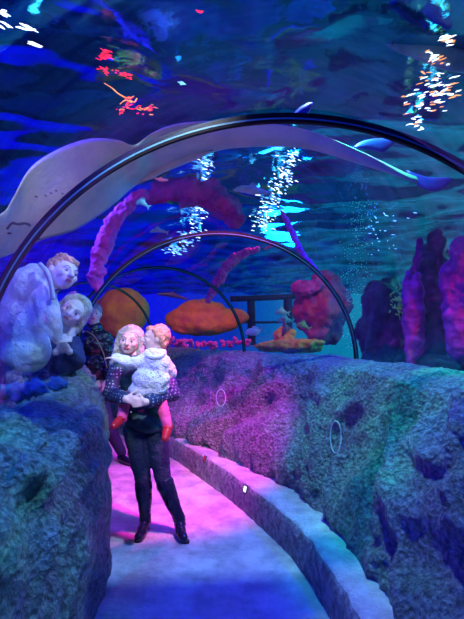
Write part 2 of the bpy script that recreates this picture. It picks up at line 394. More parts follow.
tube(bm, smooth_poly(pts, 20), .007, 8); bmobj('mouth', bm, M['mouth'], ray)
for x, y in ((10, 233), (37, 240)):
    bm = bmesh.new(); c = onbelly(x, y); ell(bm, c, (.016, .01, .006), (0, 0, .6), 2); bmobj('nostril', bm, M['mouth'], ray)
for k in range(5):
    bm = bmesh.new(); a = onbelly(36+k*6.5, 195-k*1.2); a.z -= .004
    tube(bm, [a, a+Vector((.006, .02, .002)), a+Vector((.008, .035, .004))], [.003, .005, .002], 6); bmobj('gill_slit', bm, M['mouth'], ray)
# ------------------------------------------------------------ fish
M['eye'] = mat('dark_eye', (.01, .01, .015), .15)
def fish(kind, pts, hs, m, label, cat='fish', group=None, dorsal=None, belly=None, thick=.45, tail=.9, y=5.0, finm=None):
    """pts: nose to tail bearings, hs: half heights in the same units"""
    sc_ = y/F; cl = smooth_poly([P(a, b, y) for a, b in pts], 26); n = len(cl)
    root = empty(kind, cl[n//2], label, cat, group); bm = bmesh.new(); rings = []
    hmax = max(hs)
    for i, c in enumerate(cl):
        t = i/(n-1); k = t*(len(hs)-1); j = min(int(k), len(hs)-2); h = lerp(hs[j], hs[j+1], k-j)*sc_
        tg = (cl[min(i+1, n-1)]-cl[max(i-1, 0)]).normalized(); s = tg.cross(Vector((0, 1, 0))).normalized()
        if s.z < 0: s = -s
        rings.append([bm.verts.new(c+s*h*math.sin(2*math.pi*q/14)+Vector((0, 1, 0))*h*thick*math.cos(2*math.pi*q/14)) for q in range(14)])
    for a, b in zip(rings, rings[1:]):
        for q in range(14): bm.faces.new((a[q], a[(q+1) % 14], b[(q+1) % 14], b[q]))
    bm.faces.new(rings[0][::-1]); bm.faces.new(rings[-1]); bmobj('body', bm, m, root)
    (x1, y1), (x0, y0) = pts[-1], pts[-2]; L_ = math.hypot(x1-x0, y1-y0); dx, dy = (x1-x0)/L_, (y1-y0)/L_; h = hmax*tail
    fm = finm or m
    fin('tail_fin', [(x1-dx*h*.2, y1-dy*h*.2), (x1+dx*h*1.1-dy*h, y1+dy*h*1.1+dx*h), (x1+dx*h*.7, y1+dy*h*.7), (x1+dx*h*1.1+dy*h, y1+dy*h*1.1-dx*h)], y, fm, root, .05*h*sc_)
    mx, my = pts[len(pts)//2]
    ux, uy = (dy, -dx) if -dx < 0 else (-dy, dx)
    if uy > 0: ux, uy = -ux, -uy
    hh = hmax
    fin('dorsal_fin', [(mx-dx*hh*.9+ux*hh*.8, my-dy*hh*.9+uy*hh*.8), (mx+ux*hh*1.7, my+uy*hh*1.7), (mx+dx*hh*1.0+ux*hh*.6, my+dy*hh*1.0+uy*hh*.6)], y, fm, root, .05*hh*sc_)
    e_ = cl[2]; 
    bm = bmesh.new(); r = max(hmax*sc_*.13, .004); ell(bm, e_+Vector((0, -hs[1]*sc_*thick*.95, hs[1]*sc_*.3)), (r, r, r), (0, 0, 0), 2); bmobj('eye', bm, M['eye'], root)
    return root
fm1 = mat('silver_fish', (.55, .62, .60), .3, var=.3, vscale=20); fm2 = mat('yellow_fish', (.95, .62, .15), .4, var=.15, vscale=20); fm3 = mat('pink_fish', (.9, .6, .75), .4)
fm4 = mat('dark_fish', (.05, .04, .09), .4); fm5 = mat('red_fish', (.9, .12, .18), .4); fm6 = mat('green_fish', (.25, .6, .5), .4)
fish('shark', [(386, 44), (405, 49), (430, 54), (465, 62), (500, 66), (540, 70)], [1, 5, 9, 13, 11, 4, 3], mat('shark_skin', (.32, .38, .42), .5, var=.3, vscale=8), 'pale shark swimming under the water surface at the upper right edge', 'shark', y=3.4)
fish('reef_fish', [(233, 190), (241, 189), (252, 190), (262, 192), (268, 193)], [.5, 3.6, 4.6, 3, 1.4], fm1, 'silver green fish swimming high beside the column of blue sparkles', y=4.6)
fish('reef_fish', [(245, 333), (250, 332), (256, 332), (260, 330)], [1, 4, 3.6, 1.2], fm3, 'pink white fish in front of the dark posts', y=6.6)
fish('reef_fish', [(275, 313), (281, 312), (287, 313)], [1, 3.2, 1.2], fm6, 'small green fish, topmost of those near the red boulder', y=7.4)
fish('reef_fish', [(277, 321), (284, 320), (291, 321)], [1, 3.6, 1.2], fm6, 'green fish just below the topmost small green fish by the red boulder', y=7.2)
fish('reef_fish', [(296, 325), (302, 325), (308, 328)], [1, 3.4, 1.2], fm2, 'small yellow fish in front of the red boulder', y=7.0)
fish('reef_fish', [(282, 336), (285, 329), (284, 321)], [1, 3.4, 1.2], fm5, 'bright red fish pointing down beside the red boulder', y=7.1)
fish('reef_fish', [(281, 351), (290, 352), (300, 350)], [1, 2.6, 1], fm4, 'slim dark fish above the far rock wall crest', y=6.5)
fish('reef_fish', [(264, 249), (271, 246), (277, 243)], [.6, 1.8, .6], fm5, 'tiny red fish in open water under the second arch top', y=5.6)
fish('reef_fish', [(136, 204), (141, 202), (147, 206)], [1, 3.5, 1], fm6, 'small green fish just below the belly of the big ray', y=3.6)
fish('reef_fish', [(150, 232), (157, 230), (166, 232)], [1, 2.6, 1], fm6, 'small pale green fish inside the magenta reflection arc', y=4.8)
fish('reef_fish', [(157, 294), (172, 295), (186, 299)], [.8, 2.6, .8], fm4, 'slender dark fish in the blue water inside the second arch', y=8.4)
fish('reef_fish', [(168, 180), (160, 180), (154, 178)], [.8, 2.0, .6], fm5, 'tiny red fish beside the fin edge of the big ray', y=3.5)
# ------------------------------------------------------------ rocks and corals beyond the acrylic
M['bould'] = mat('bluish_boulder', (.045, .08, .10), .8, col2=(.015, .03, .045), vscale=4, bump=.6, bscale=14)
M['mag'] = mat('magenta_coral', (.75, .03, .30), .8, col2=(.30, .02, .25), vscale=5, bump=.8, bscale=26)
M['pink'] = mat('pink_coral', (.95, .10, .45), .7, col2=(.6, .03, .4), vscale=9, bump=.7, bscale=30)
M['orange'] = mat('orange_sandstone', (1.0, .36, .05), .8, col2=(.75, .20, .10), vscale=3, bump=.5, bscale=18)
M['redrock'] = mat('red_boulder', (.70, .05, .14), .8, col2=(.30, .02, .16), vscale=4, bump=.7, bscale=16)
M['driftwood'] = mat('black_driftwood', (.02, .025, .05), .8, bump=.5, bscale=30)
M['leaf'] = mat('green_leaf', (.15, .85, .10), .6, col2=(.45, .8, .05), vscale=12)
def boulder(name, cx, cy, rx, ry, y, m, label, cat='rock', lump=6, group=None, depth=None, seed=0, disp=.12):
    s = y/F; c = P(cx, cy, y); rnd = random.Random(seed+int(cx*7+cy)); bm = bmesh.new()
    dp = (depth or min(rx, ry)*.8)*s; ell(bm, c, (rx*s*.9, dp, ry*s*.9))
    for k in range(lump):
        a = rnd.uniform(0, 6.28); f_ = rnd.uniform(.35, .6)
        ell(bm, c+Vector((math.cos(a)*rx*s*.6, rnd.uniform(-.5, .3)*dp, math.sin(a)*ry*s*.6)), (rx*s*f_, dp*f_, ry*s*f_))
    sz = min(rx, ry)*s
    return tag(organic(name, bm, max(.018, sz*.07), m, None, 5, disp*sz*2, 1.3/sz, base=c-Vector((0, 0, ry*s))), label, cat, group)
boulder('boulder', 386, 332, 27, 60, 6.0, M['bould'], 'tall blue grey boulder rising behind the right wall next to the second arch', seed=2, depth=26)
boulder('coral_rock', 413, 322, 11, 48, 4.7, M['mag'], 'narrow purple coral rock in front of the blue grey boulder', 'coral', seed=5)
boulder('coral_rock', 424, 300, 15, 62, 5.6, M['mag'], 'faded purple coral head above the narrow coral rock', 'coral', seed=8)
boulder('boulder', 438, 312, 22, 72, 5.0, M['bould'], 'dark upright rock pillar between the two magenta coral rocks', seed=3, depth=16)
boulder('coral_rock', 466, 302, 24, 62, 4.3, M['mag'], 'broad crimson coral rock at the right edge above the wall', 'coral', seed=7, depth=24)
boulder('boulder', 440, 376, 50, 22, 4.8, M['bould'], 'low dark boulder under the crimson coral rock', seed=12)
boulder('boulder', 320, 308, 29, 33, 8.8, M['redrock'], 'round red boulder seen through the second arch', seed=4)
boulder('coral_rock', 305, 287, 16, 8, 8.4, M['mag'], 'magenta coral clump on top of the red boulder', 'coral', seed=9)
boulder('sandstone_slab', 292, 346, 36, 7, 8.0, M['orange'], 'flat orange slab lying below the red boulder', 'rock', seed=1, depth=14)
boulder('sandstone_slab', 284, 336, 12, 9, 8.2, M['orange'], 'orange knob standing on the flat orange slab', 'rock', seed=15)
boulder('reflection_boulder', 203, 320, 43, 18, 9.8, M['orange'], 'long orange reflection shaped as a boulder inside the third arch right of the toddler', 'rock', seed=21, disp=.05, lump=3)  # orange reflections in the acrylic, built here as solid boulders
boulder('reflection_boulder', 122, 312, 30, 26, 9.6, M['orange'], 'orange reflection shaped as a boulder inside the third arch between the man and the toddler', 'rock', seed=22, disp=.05, lump=3)
rc = random.Random(5)
for k in range(14):
    px = 166+k*6.3+rc.uniform(-.5, .5); py = 344+rc.uniform(-2, 2); r = rc.uniform(3.4, 4.4)
    c = P(px, py, 8.6+rc.uniform(-.3, .3)); bm = bmesh.new(); s = 8.6/F*r
    for q in range(7): ell(bm, c+Vector((rc.uniform(-.6, .6)*s, rc.uniform(-.6, .6)*s, rc.uniform(-.5, .9)*s)), (s*.5, s*.5, s*.55), sub=2)
    tag(organic('coral_clump', bm, s*.16, M['pink'], None, 2, s*.2, 2/s, base=c-Vector((0, 0, s))), 'knobbly pink coral clump in the row at the foot of the orange reflections', 'coral', 'pink coral clumps below the orange boulders')
def reflection_arch(pts, rad, label, seed, m=None):  # magenta reflections in the acrylic, built as solid ridges
    rnd = random.Random(seed); w = smooth_poly([P(*p) for p in pts], 34); bm = bmesh.new()
    for i, c in enumerate(w):
        r = rad*(.7+.5*math.sin(math.pi*i/33))*rnd.uniform(.8, 1.15)
        ell(bm, c+Vector((rnd.uniform(-.2, .2)*r, 0, rnd.uniform(-.2, .2)*r)), (r, r*.8, r), sub=2)
    return tag(organic('reflection_arch', bm, rad*.2, m or M['pink'], None, 5, rad*.3, 1.6/rad, base=w[0]), label, 'coral')
reflection_arch([(98, 289, 4.7), (97, 272, 4.7), (101, 250, 4.7), (110, 228, 4.7), (124, 208, 4.7), (145, 194, 4.7)], .085, 'magenta reflection shaped as a ridge arching up from behind the man under the big ray', 1)
reflection_arch([(208, 300, 6.8), (216, 284, 6.8), (226, 268, 6.8), (240, 256, 6.8), (258, 249, 6.8)], .07, 'slim purple reflection shaped as a branch curving up under the second arch', 2)
reflection_arch([(150, 196, 5.8), (178, 190, 5.8), (205, 196, 5.9), (226, 208, 6), (238, 220, 6)], .16, 'dark magenta reflection shaped as a bank above the second arch', 3, M['mag'])
reflection_arch([(282, 212, 5.2), (292, 232, 5.2), (304, 256, 5.2), (322, 276, 5.2)], .035, 'thin pink reflection shaped as a branch crossing the second arch on the right', 4)
# timber frame
tf = empty('timber_frame', P(285, 335, 10.4), 'dark timber frame standing in the blue water behind the second arch', 'frame')
def beam(name, a, b, r, y):
    bm = bmesh.new(); tube(bm, smooth_poly([P(a[0], a[1], y), P((a[0]+b[0])/2, (a[1]+b[1])/2+.8, y), P(b[0], b[1], y)], 12), r, 8); bmobj(name, bm, M['driftwood'], tf)
beam('crossbeam', (230, 299), (338, 293), .07, 10.4); beam('post', (251, 297), (252, 345), .10, 10.45); beam('post', (288, 296), (288, 345), .11, 10.45); beam('crossbeam', (236, 322), (300, 321), .03, 10.4); beam('post', (333, 292), (334, 345), .06, 10.45)
# leafy plant on the boulder
pl = empty('water_plant', P(399, 318, 4.75), 'small green leafy water plant growing on the blue grey boulder', 'plant')
bm = bmesh.new(); rp = random.Random(3)
for k in range(46):
    c = P(399+rp.gauss(0, 4.5), 303+rp.gauss(0, 7), 4.72+rp.uniform(-.05, .05)); ell(bm, c, (.028, .008, .012), (rp.uniform(-1, 1), rp.uniform(-1.5, 1.5), rp.uniform(-1, 1)), 1)
bmobj('foliage', bm, M['leaf'], pl)
bm = bmesh.new(); tube(bm, [P(400, 320, 4.75), P(398, 308, 4.75), P(400, 296, 4.75)], .008, 6); bmobj('stem', bm, M['leaf'], pl)
# bubbles
M['bub'] = mat('bubble', (.55, .9, .95), .1, spec=1)
bm = bmesh.new(); rb = random.Random(8)
for k in range(420):
    t = rb.random(); c = P(357+rb.gauss(0, 6+4*(1-t))-4*(1-t), 348-t*150, 7.0+rb.uniform(-.25, .25)); r = rb.uniform(.004, .011); ell(bm, c, (r, r, r), sub=1)
tag(bmobj('air_bubbles', bm, M['bub']), 'column of tiny pale air bubbles rising left of the blue grey boulder', 'bubbles', kind='stuff')
# lamps' sparkles on the waves, their light put into small glowing meshes
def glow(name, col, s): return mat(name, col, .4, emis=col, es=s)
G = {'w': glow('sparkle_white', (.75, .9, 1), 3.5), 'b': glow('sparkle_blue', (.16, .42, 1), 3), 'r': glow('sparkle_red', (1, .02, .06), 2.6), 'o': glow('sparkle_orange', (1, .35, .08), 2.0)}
def on_surface(px, py):
    u = (px-232)/F; v = (309.5-py)/F; c, s = math.cos(PITCH), math.sin(PITCH)
    d = Vector((u, c-v*s, s+v*c)); k = (ZS-.13-H0)/d.z; p = Vector((0, 0, H0))+d*k; p.z = min(p.z, ZS+wave(p.x, p.y)-.03); return p
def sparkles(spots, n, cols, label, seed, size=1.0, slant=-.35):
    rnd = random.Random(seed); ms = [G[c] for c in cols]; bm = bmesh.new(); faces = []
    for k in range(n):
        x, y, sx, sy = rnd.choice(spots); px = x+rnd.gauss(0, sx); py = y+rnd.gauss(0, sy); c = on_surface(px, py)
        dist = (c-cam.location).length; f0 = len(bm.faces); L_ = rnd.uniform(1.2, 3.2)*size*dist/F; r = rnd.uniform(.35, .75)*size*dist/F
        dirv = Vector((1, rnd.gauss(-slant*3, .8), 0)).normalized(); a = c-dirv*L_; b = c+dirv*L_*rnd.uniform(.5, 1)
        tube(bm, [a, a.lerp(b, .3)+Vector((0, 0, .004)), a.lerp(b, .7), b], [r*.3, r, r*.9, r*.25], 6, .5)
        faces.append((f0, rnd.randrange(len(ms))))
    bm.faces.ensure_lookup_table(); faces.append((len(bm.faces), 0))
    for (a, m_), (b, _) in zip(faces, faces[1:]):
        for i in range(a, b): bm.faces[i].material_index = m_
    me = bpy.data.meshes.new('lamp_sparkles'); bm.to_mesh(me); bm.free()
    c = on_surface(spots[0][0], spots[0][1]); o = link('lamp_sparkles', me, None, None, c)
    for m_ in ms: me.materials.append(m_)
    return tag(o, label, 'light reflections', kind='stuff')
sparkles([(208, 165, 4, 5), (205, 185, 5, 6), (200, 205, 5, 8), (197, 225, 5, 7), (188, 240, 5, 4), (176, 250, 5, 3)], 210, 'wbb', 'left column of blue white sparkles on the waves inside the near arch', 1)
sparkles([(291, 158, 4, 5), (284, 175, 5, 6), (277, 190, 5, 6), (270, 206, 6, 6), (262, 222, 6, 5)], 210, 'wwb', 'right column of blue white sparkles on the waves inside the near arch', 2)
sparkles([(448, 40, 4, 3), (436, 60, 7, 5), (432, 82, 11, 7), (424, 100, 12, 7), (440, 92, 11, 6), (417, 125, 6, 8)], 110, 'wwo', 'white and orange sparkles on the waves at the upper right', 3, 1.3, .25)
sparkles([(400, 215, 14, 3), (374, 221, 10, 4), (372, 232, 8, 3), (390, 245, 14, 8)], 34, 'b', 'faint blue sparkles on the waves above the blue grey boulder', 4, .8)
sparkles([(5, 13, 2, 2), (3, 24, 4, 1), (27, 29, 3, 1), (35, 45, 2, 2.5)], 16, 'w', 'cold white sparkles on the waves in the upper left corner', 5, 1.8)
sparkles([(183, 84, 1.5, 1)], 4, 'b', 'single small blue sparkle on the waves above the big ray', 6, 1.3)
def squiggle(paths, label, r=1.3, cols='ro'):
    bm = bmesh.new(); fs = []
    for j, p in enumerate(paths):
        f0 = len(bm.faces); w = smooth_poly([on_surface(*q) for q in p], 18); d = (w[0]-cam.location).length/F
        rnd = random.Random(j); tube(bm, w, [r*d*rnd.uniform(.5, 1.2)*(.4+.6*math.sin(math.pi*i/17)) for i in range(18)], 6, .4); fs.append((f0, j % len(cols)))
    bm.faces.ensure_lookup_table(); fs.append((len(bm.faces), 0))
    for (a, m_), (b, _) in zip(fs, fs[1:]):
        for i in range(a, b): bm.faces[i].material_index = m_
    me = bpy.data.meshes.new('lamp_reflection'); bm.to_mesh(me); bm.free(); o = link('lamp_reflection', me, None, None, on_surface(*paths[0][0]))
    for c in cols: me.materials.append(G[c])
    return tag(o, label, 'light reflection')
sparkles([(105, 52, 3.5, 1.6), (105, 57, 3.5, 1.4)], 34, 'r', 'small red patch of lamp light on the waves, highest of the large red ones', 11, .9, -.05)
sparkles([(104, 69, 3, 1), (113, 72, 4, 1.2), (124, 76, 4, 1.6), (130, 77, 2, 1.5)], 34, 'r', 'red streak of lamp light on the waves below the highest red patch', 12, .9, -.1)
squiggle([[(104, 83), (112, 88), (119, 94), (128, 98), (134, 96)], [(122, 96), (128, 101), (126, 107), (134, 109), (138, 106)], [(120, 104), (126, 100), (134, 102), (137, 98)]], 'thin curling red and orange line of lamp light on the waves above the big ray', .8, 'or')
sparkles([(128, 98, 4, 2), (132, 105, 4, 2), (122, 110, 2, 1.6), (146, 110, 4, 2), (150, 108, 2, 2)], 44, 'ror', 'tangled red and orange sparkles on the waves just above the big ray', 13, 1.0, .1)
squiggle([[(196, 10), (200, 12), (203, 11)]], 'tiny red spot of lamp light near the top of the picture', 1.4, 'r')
# ------------------------------------------------------------ marks and lamps on walls and kerb
def wall_hit(px, py, obj_, y0=.5):
    dg = bpy.context.evaluated_depsgraph_get(); dg.update()
    d = (P(px, py, 3)-cam.location).normalized(); r = SC.ray_cast(dg, cam.location+d*.3, d)
    # walk through the acrylic
    k = 0; o = cam.location+d*.3
    while r[0] and r[4].name.startswith(('window', 'trim_2')) and k < 6:
        o = r[1]+d*.01; r = SC.ray_cast(dg, o, d); k += 1
    return r[1], r[2]
M['ring'] = mat('pale_ring', (.55, .75, .75), .5); M['lampw'] = mat('step_light', (.9, .95, 1), .4, emis=(.7, .9, 1), es=3.5); M['lampr'] = mat('red_step_light', (.35, .01, .02), .4, emis=(1, .02, .05), es=.12); M['plate'] = mat('lamp_plate', (.05, .06, .09), .4)
for (px, py, rx, ry, lab) in ((221, 398, 4.6, 8.5, 'small pale oval ring set on the far part of the right rock wall'), (336, 437, 5.5, 16, 'larger pale oval ring set on the nearer part of the right rock wall')):
    bm = bmesh.new(); pts = []
    for k in range(25):
        a = 2*math.pi*k/24; h, nn = wall_hit(px+rx*math.cos(a), py+ry*math.sin(a), None); pts.append(h+nn*.004)
    c = sum(pts, Vector())/25; tube(bm, pts, .0045, 6, cap=False); tag(bmobj('oval_ring', bm, M['ring'], base=c), lab, 'ring')
def steplight(px, py, m, lab):
    h, nn = wall_hit(px, py, None); q = nn.to_track_quat('Y', 'Z').to_euler(); rt = empty('step_light', h, lab, 'light')
    bm = bmesh.new(); box(bm, h, (.05, .02, .07), q, .004); bmobj('plate', bm, M['plate'], rt)
    bm = bmesh.new(); box(bm, h+nn*.01, (.03, .008, .045), q, .002); bmobj('lens', bm, m, rt)
steplight(246, 489, M['lampw'], 'small glowing white step light in the face of the low kerb'); steplight(205, 459, M['lampr'], 'small dull red step light in the kerb, farther off than the white one')
# ------------------------------------------------------------ people
SK = mat('skin', (.80, .52, .44), .5); SKB = mat('skin_pale', (.80, .60, .62), .5)
M['lip'] = mat('lips', (.55, .10, .14), .4); M['brow'] = mat('brow', (.25, .16, .10), .8); M['white'] = mat('eye_white', (.8, .8, .85), .3)
M['hairb'] = mat('blond_hair', (.62, .58, .46), .5, col2=(.38, .36, .30), vscale=30, bump=.7, bscale=60)
M['hairr'] = mat('strawberry_hair', (.80, .36, .22), .6, col2=(.60, .25, .16), vscale=30, bump=.7, bscale=60)
M['hairg'] = mat('grey_hair', (.3, .3, .32), .6, bump=.6, bscale=60)
M['knit'] = mat('white_knit', (.94, .93, .93), .85, bump=.9, bscale=90, sheen=.3)
M['vest'] = mat('dark_teal_vest', (.03, .10, .12), .65, var=.4, vscale=10, bump=.4, bscale=30)
M['jeans'] = mat('dark_trousers', (.008, .014, .05), .75, bump=.5, bscale=60); M['boot'] = mat('boot_leather', (.008, .012, .035), .18, bump=.15, bscale=20)
M['tights'] = mat('pink_tights', (.95, .08, .30), .8); M['shoe'] = mat('red_shoe', (.75, .02, .04), .3); M['sole'] = mat('dark_sole', (.02, .02, .02), .7)
M['leather'] = mat('black_leather', (.012, .014, .018), .25, var=.3, vscale=12, bump=.7, bscale=16); M['strap'] = mat('brown_strap', (.45, .22, .10), .5)
def dots():
    m = bpy.data.materials.new('dotted_cloth'); m.use_nodes = True; t = m.node_tree; b = t.nodes['Principled BSDF']; tc = t.nodes.new('ShaderNodeTexCoord')
    v = t.nodes.new('ShaderNodeTexVoronoi'); v.inputs['Scale'].default_value = 42; v.inputs['Randomness'].default_value = .25; t.links.new(tc.outputs['Object'], v.inputs['Vector'])
    r = t.nodes.new('ShaderNodeValToRGB'); r.color_ramp.interpolation = 'CONSTANT'; r.color_ramp.elements[0].color = (.30, .34, .50, 1); r.color_ramp.elements[1].position = .28; r.color_ramp.elements[1].color = (.015, .02, .08, 1)
    t.links.new(v.outputs['Distance'], r.inputs[0]); t.links.new(r.outputs[0], b.inputs['Base Color']); b.inputs['Roughness'].default_value = .7; return m
M['dots'] = dots()
def head(bm, c, R, yaw, tilt=0, s=1.0, pitch=0):
    """skull, jaw, nose, brow, cheeks, ears; face looks along -y turned by yaw (positive = to picture right)"""
    Q = Euler((pitch, tilt, yaw)).to_matrix(); g = lambda x, y, z: c+Q@Vector((x, y, z))*R
    rot = Q.to_euler()
    ell(bm, g(0, .12, .12), (R*.78, R*.92, R*.88), rot); ell(bm, g(0, -.2, -.3), (R*.62, R*.66, R*.66), rot)
    ell(bm, g(0, -.42, -.72), (R*.34, R*.32, R*.26), rot); ell(bm, g(0, -.68, .22), (R*.5, R*.18, R*.12), rot)
    capsule(bm, g(0, -.80, .12), g(0, -1.0, -.2), R*.09, R*.14); ell(bm, g(0, -.92, -.22), (R*.2, R*.13, R*.1), rot)
    for sx in (-1, 1):
        ell(bm, g(sx*.36, -.58, -.18), (R*.27, R*.24, R*.24), rot); ell(bm, g(sx*.80, .08, -.05), (R*.09, R*.2, R*.26), rot)
    ell(bm, g(0, -.8, -.48), (R*.22, R*.1, R*.07), rot)
    return g, rot
def face(g, rot, R, root, lid=False):
    for sx in (-1, 1):
        bm = bmesh.new(); ell(bm, g(sx*.32, -.76, .02), (R*.12, R*.07, R*.055), rot, 2); w_ = bmobj('eye', bm, M['white'], root)
        bm = bmesh.new(); ell(bm, g(sx*.31, -.83, .02), (R*.07, R*.05, R*.055), rot, 2); bmobj('iris', bm, M['eye'], w_)
        bm = bmesh.new(); tube(bm, [g(sx*.15, -.85, .25), g(sx*.33, -.84, .31), g(sx*.5, -.72, .25)], [R*.015, R*.025, R*.01], 6); bmobj('eyebrow', bm, M['brow'], root)
    bm = bmesh.new(); ell(bm, g(0, -.88, -.46), (R*.22, R*.06, R*.045), rot, 2); ell(bm, g(0, -.87, -.53), (R*.19, R*.06, R*.05), rot, 2); bmobj('lips', bm, M['lip'], root)
def hand(bm, wrist, d, up, R=1.0, curl=.5, side=1):
    """palm, four fingers and a thumb; d = pointing direction, up = back of the hand"""
    d = Vector(d).normalized(); up = (Vector(up)-d*Vector(up).dot(d)).normalized(); s = d.cross(up)*side; wrist = Vector(wrist)
    for k in range(4): capsule(bm, wrist+s*(.010*(k-1.5))*R, wrist+d*.075*R+s*(.019*(k-1.5))*R, .017*R, .0125*R, 8)
    for k, L_ in enumerate((.062, .074, .070, .054)):
        a = wrist+d*.078*R+s*(.0205*(k-1.5))*R; b = a+(d-up*curl*.5).normalized()*L_*.45*R; c = b+(d*.8-up*curl*1.2).normalized()*L_*.33*R; e_ = c+(d*.4-up*curl*1.6).normalized()*L_*.25*R
        capsule(bm, a, b, .0095*R, .0085*R, 8); capsule(bm, b, c, .0085*R, .008*R, 8); capsule(bm, c, e_, .008*R, .0065*R, 8)
    a = wrist+d*.02*R-s*.026*R; b = a+(d*.6-s*.8-up*.2).normalized()*.045*R; c = b+(d*.95-s*.25-up*curl*.4).normalized()*.035*R
    capsule(bm, a, b, .013*R, .0105*R, 8); capsule(bm, b, c, .0105*R, .008*R, 8)
# --- woman
wm = empty('person', (P(163, 530, 3.45).x, 3.45, 0), 'woman with long blond hair in dark clothes and tall boots holding a toddler', 'person')
Y = 3.52
hc = P(130, 341, Y); fc = Vector((0, 0, 0))
RF = Vector((P(144, 528, 3.42).x, 3.44, .05)); LF = Vector((P(179, 530, 3.42).x, 3.42, .05))
hipR, hipL = P(135, 430, Y), P(155, 430, Y); knR, knL = P(143, 480, Y-.03), P(163, 479, Y-.04)
shR, shL = P(118, 369, Y), P(162, 369, Y+.02); elR, elL = P(111, 394, Y-.08), P(172, 393, Y-.06); wrR, wrL = P(126, 399, 3.10), P(146, 402, 3.06)
bm = bmesh.new(); gW, rW = head(bm, hc, .112, .02, .14)
capsule(bm, hc+Vector((.01, .05, -.05)), P(137, 364, Y+.02), .052, .062)
ell(bm, P(140, 378, Y), (.15, .10, .13)); ell(bm, P(142, 400, Y), (.13, .095, .13)); ell(bm, P(144, 422, Y), (.15, .11, .11))
chain(bm, [(P(137, 366, Y), .06), (shR, .055), (elR, .042), (wrR, .027)]); chain(bm, [(P(140, 366, Y), .06), (shL, .055), (elL, .042), (wrL, .027)])
chain(bm, [(hipR, .085), (knR, .052), (RF+Vector((0, .03, .05)), .035)]); chain(bm, [(hipL, .085), (knL, .052), (LF+Vector((0, .03, .05)), .035)])
chain(bm, [(RF+Vector((0, .02, -.01)), .035), (RF+Vector((-.01, -.12, -.02)), .028)]); chain(bm, [(LF+Vector((0, .02, -.01)), .035), (LF+Vector((.04, -.11, -.02)), .028)])
hand(bm, wrR, (.9, -.25, -.05), (0, -1, .2), .85, .5, 1); hand(bm, wrL, (-.9, .05, -.1), (0, -1, .2), .85, .5, -1)
organic('body', bm, .0065, SK, wm, 4)
face(gW, rW, .112, wm)
bm = bmesh.new(); R = .112
ell(bm, gW(0, .28, .3), (R*.98, R*.98, R*.92), rW); ell(bm, gW(0, .45, -.3), (R*.95, R*.7, R*1.1), rW)
for sx in (-1, 1):
    chain(bm, [(gW(sx*.12, -.36, .92), R*.2), (gW(sx*.70, -.22, .55), R*.24), (gW(sx*.88, -.05, -.1), R*.24), (gW(sx*.9, -.05, -.9), R*.24)])
    chain(bm, [(gW(sx*.86, .05, -.8), R*.28), (gW(sx*.95, -.1, -1.7), R*.26), (gW(sx*.9, -.25, -2.3), R*.14)])
organic('hair', bm, .008, M['hairb'], wm, 5, .006, 30)
bm = bmesh.new(); ell(bm, P(139, 378, Y), (.175, .125, .15)); ell(bm, P(141, 400, Y), (.155, .125, .14)); ell(bm, P(145, 418, Y-.02), (.165, .15, .09)); ell(bm, P(149, 425, Y-.04), (.14, .13, .055)); capsule(bm, P(134, 364, Y), P(141, 364, Y), .075, .075)
capsule(bm, shR, P(142, 372, Y), .07, .07); capsule(bm, shL, P(142, 372, Y), .07, .07)
ves = organic('vest', bm, .010, M['vest'], wm, 4, .010, 12)
bm = bmesh.new(); h_ = P(131, 412, Y-.16); ell(bm, h_, (.008, .006, .008), (0, 0, 0), 2); bmobj('button', bm, M['ring'], ves)
for a, b, c, nm in ((shR, elR, wrR, 'sleeve'), (shL, elL, wrL, 'sleeve')):
    bm = bmesh.new(); chain(bm, [(a, .075), (b, .068), (b.lerp(c, .9), .05)]); ell(bm, b, (.07, .07, .07)); organic(nm, bm, .010, M['dots'], wm, 3, .006, 14)
bm = bmesh.new(); ell(bm, P(145, 424, Y), (.165, .125, .09)); chain(bm, [(hipR, .10), (P(139, 455, Y-.02), .085), (knR, .064), (P(144, 486, Y-.02), .056)]); chain(bm, [(hipL, .10), (P(159, 455, Y-.02), .085), (knL, .066), (P(165, 486, Y-.03), .058)])
organic('trousers', bm, .010, M['jeans'], wm, 4, .006, 16)
for foot, kn, dx in ((RF, knR, -.015), (LF, knL, .05)):
    bm = bmesh.new(); an = foot+Vector((0, .03, .05)); tp = kn.lerp(an, .12)
    chain(bm, [(tp, .072), (kn.lerp(an, .45), .064), (kn.lerp(an, .85), .046), (an, .049)]); chain(bm, [(an+Vector((0, .02, -.03)), .046), (foot+Vector((dx*.5, -.06, -.012)), .042), (foot+Vector((dx, -.13, -.018)), .034)])
    bt = organic('boot', bm, .007, M['boot'], wm, 3, .006, 18)
    bm = bmesh.new(); chain(bm, [(foot+Vector((0, .05, -.038)), .022), (foot+Vector((dx*.5, -.05, -.04)), .02), (foot+Vector((dx, -.14, -.04)), .02)])
    for v in bm.verts: v.co.x = foot.x+(v.co.x-foot.x)*1.4; v.co.z = max(v.co.z, .001)
    bmobj('sole', bm, M['sole'], bt)
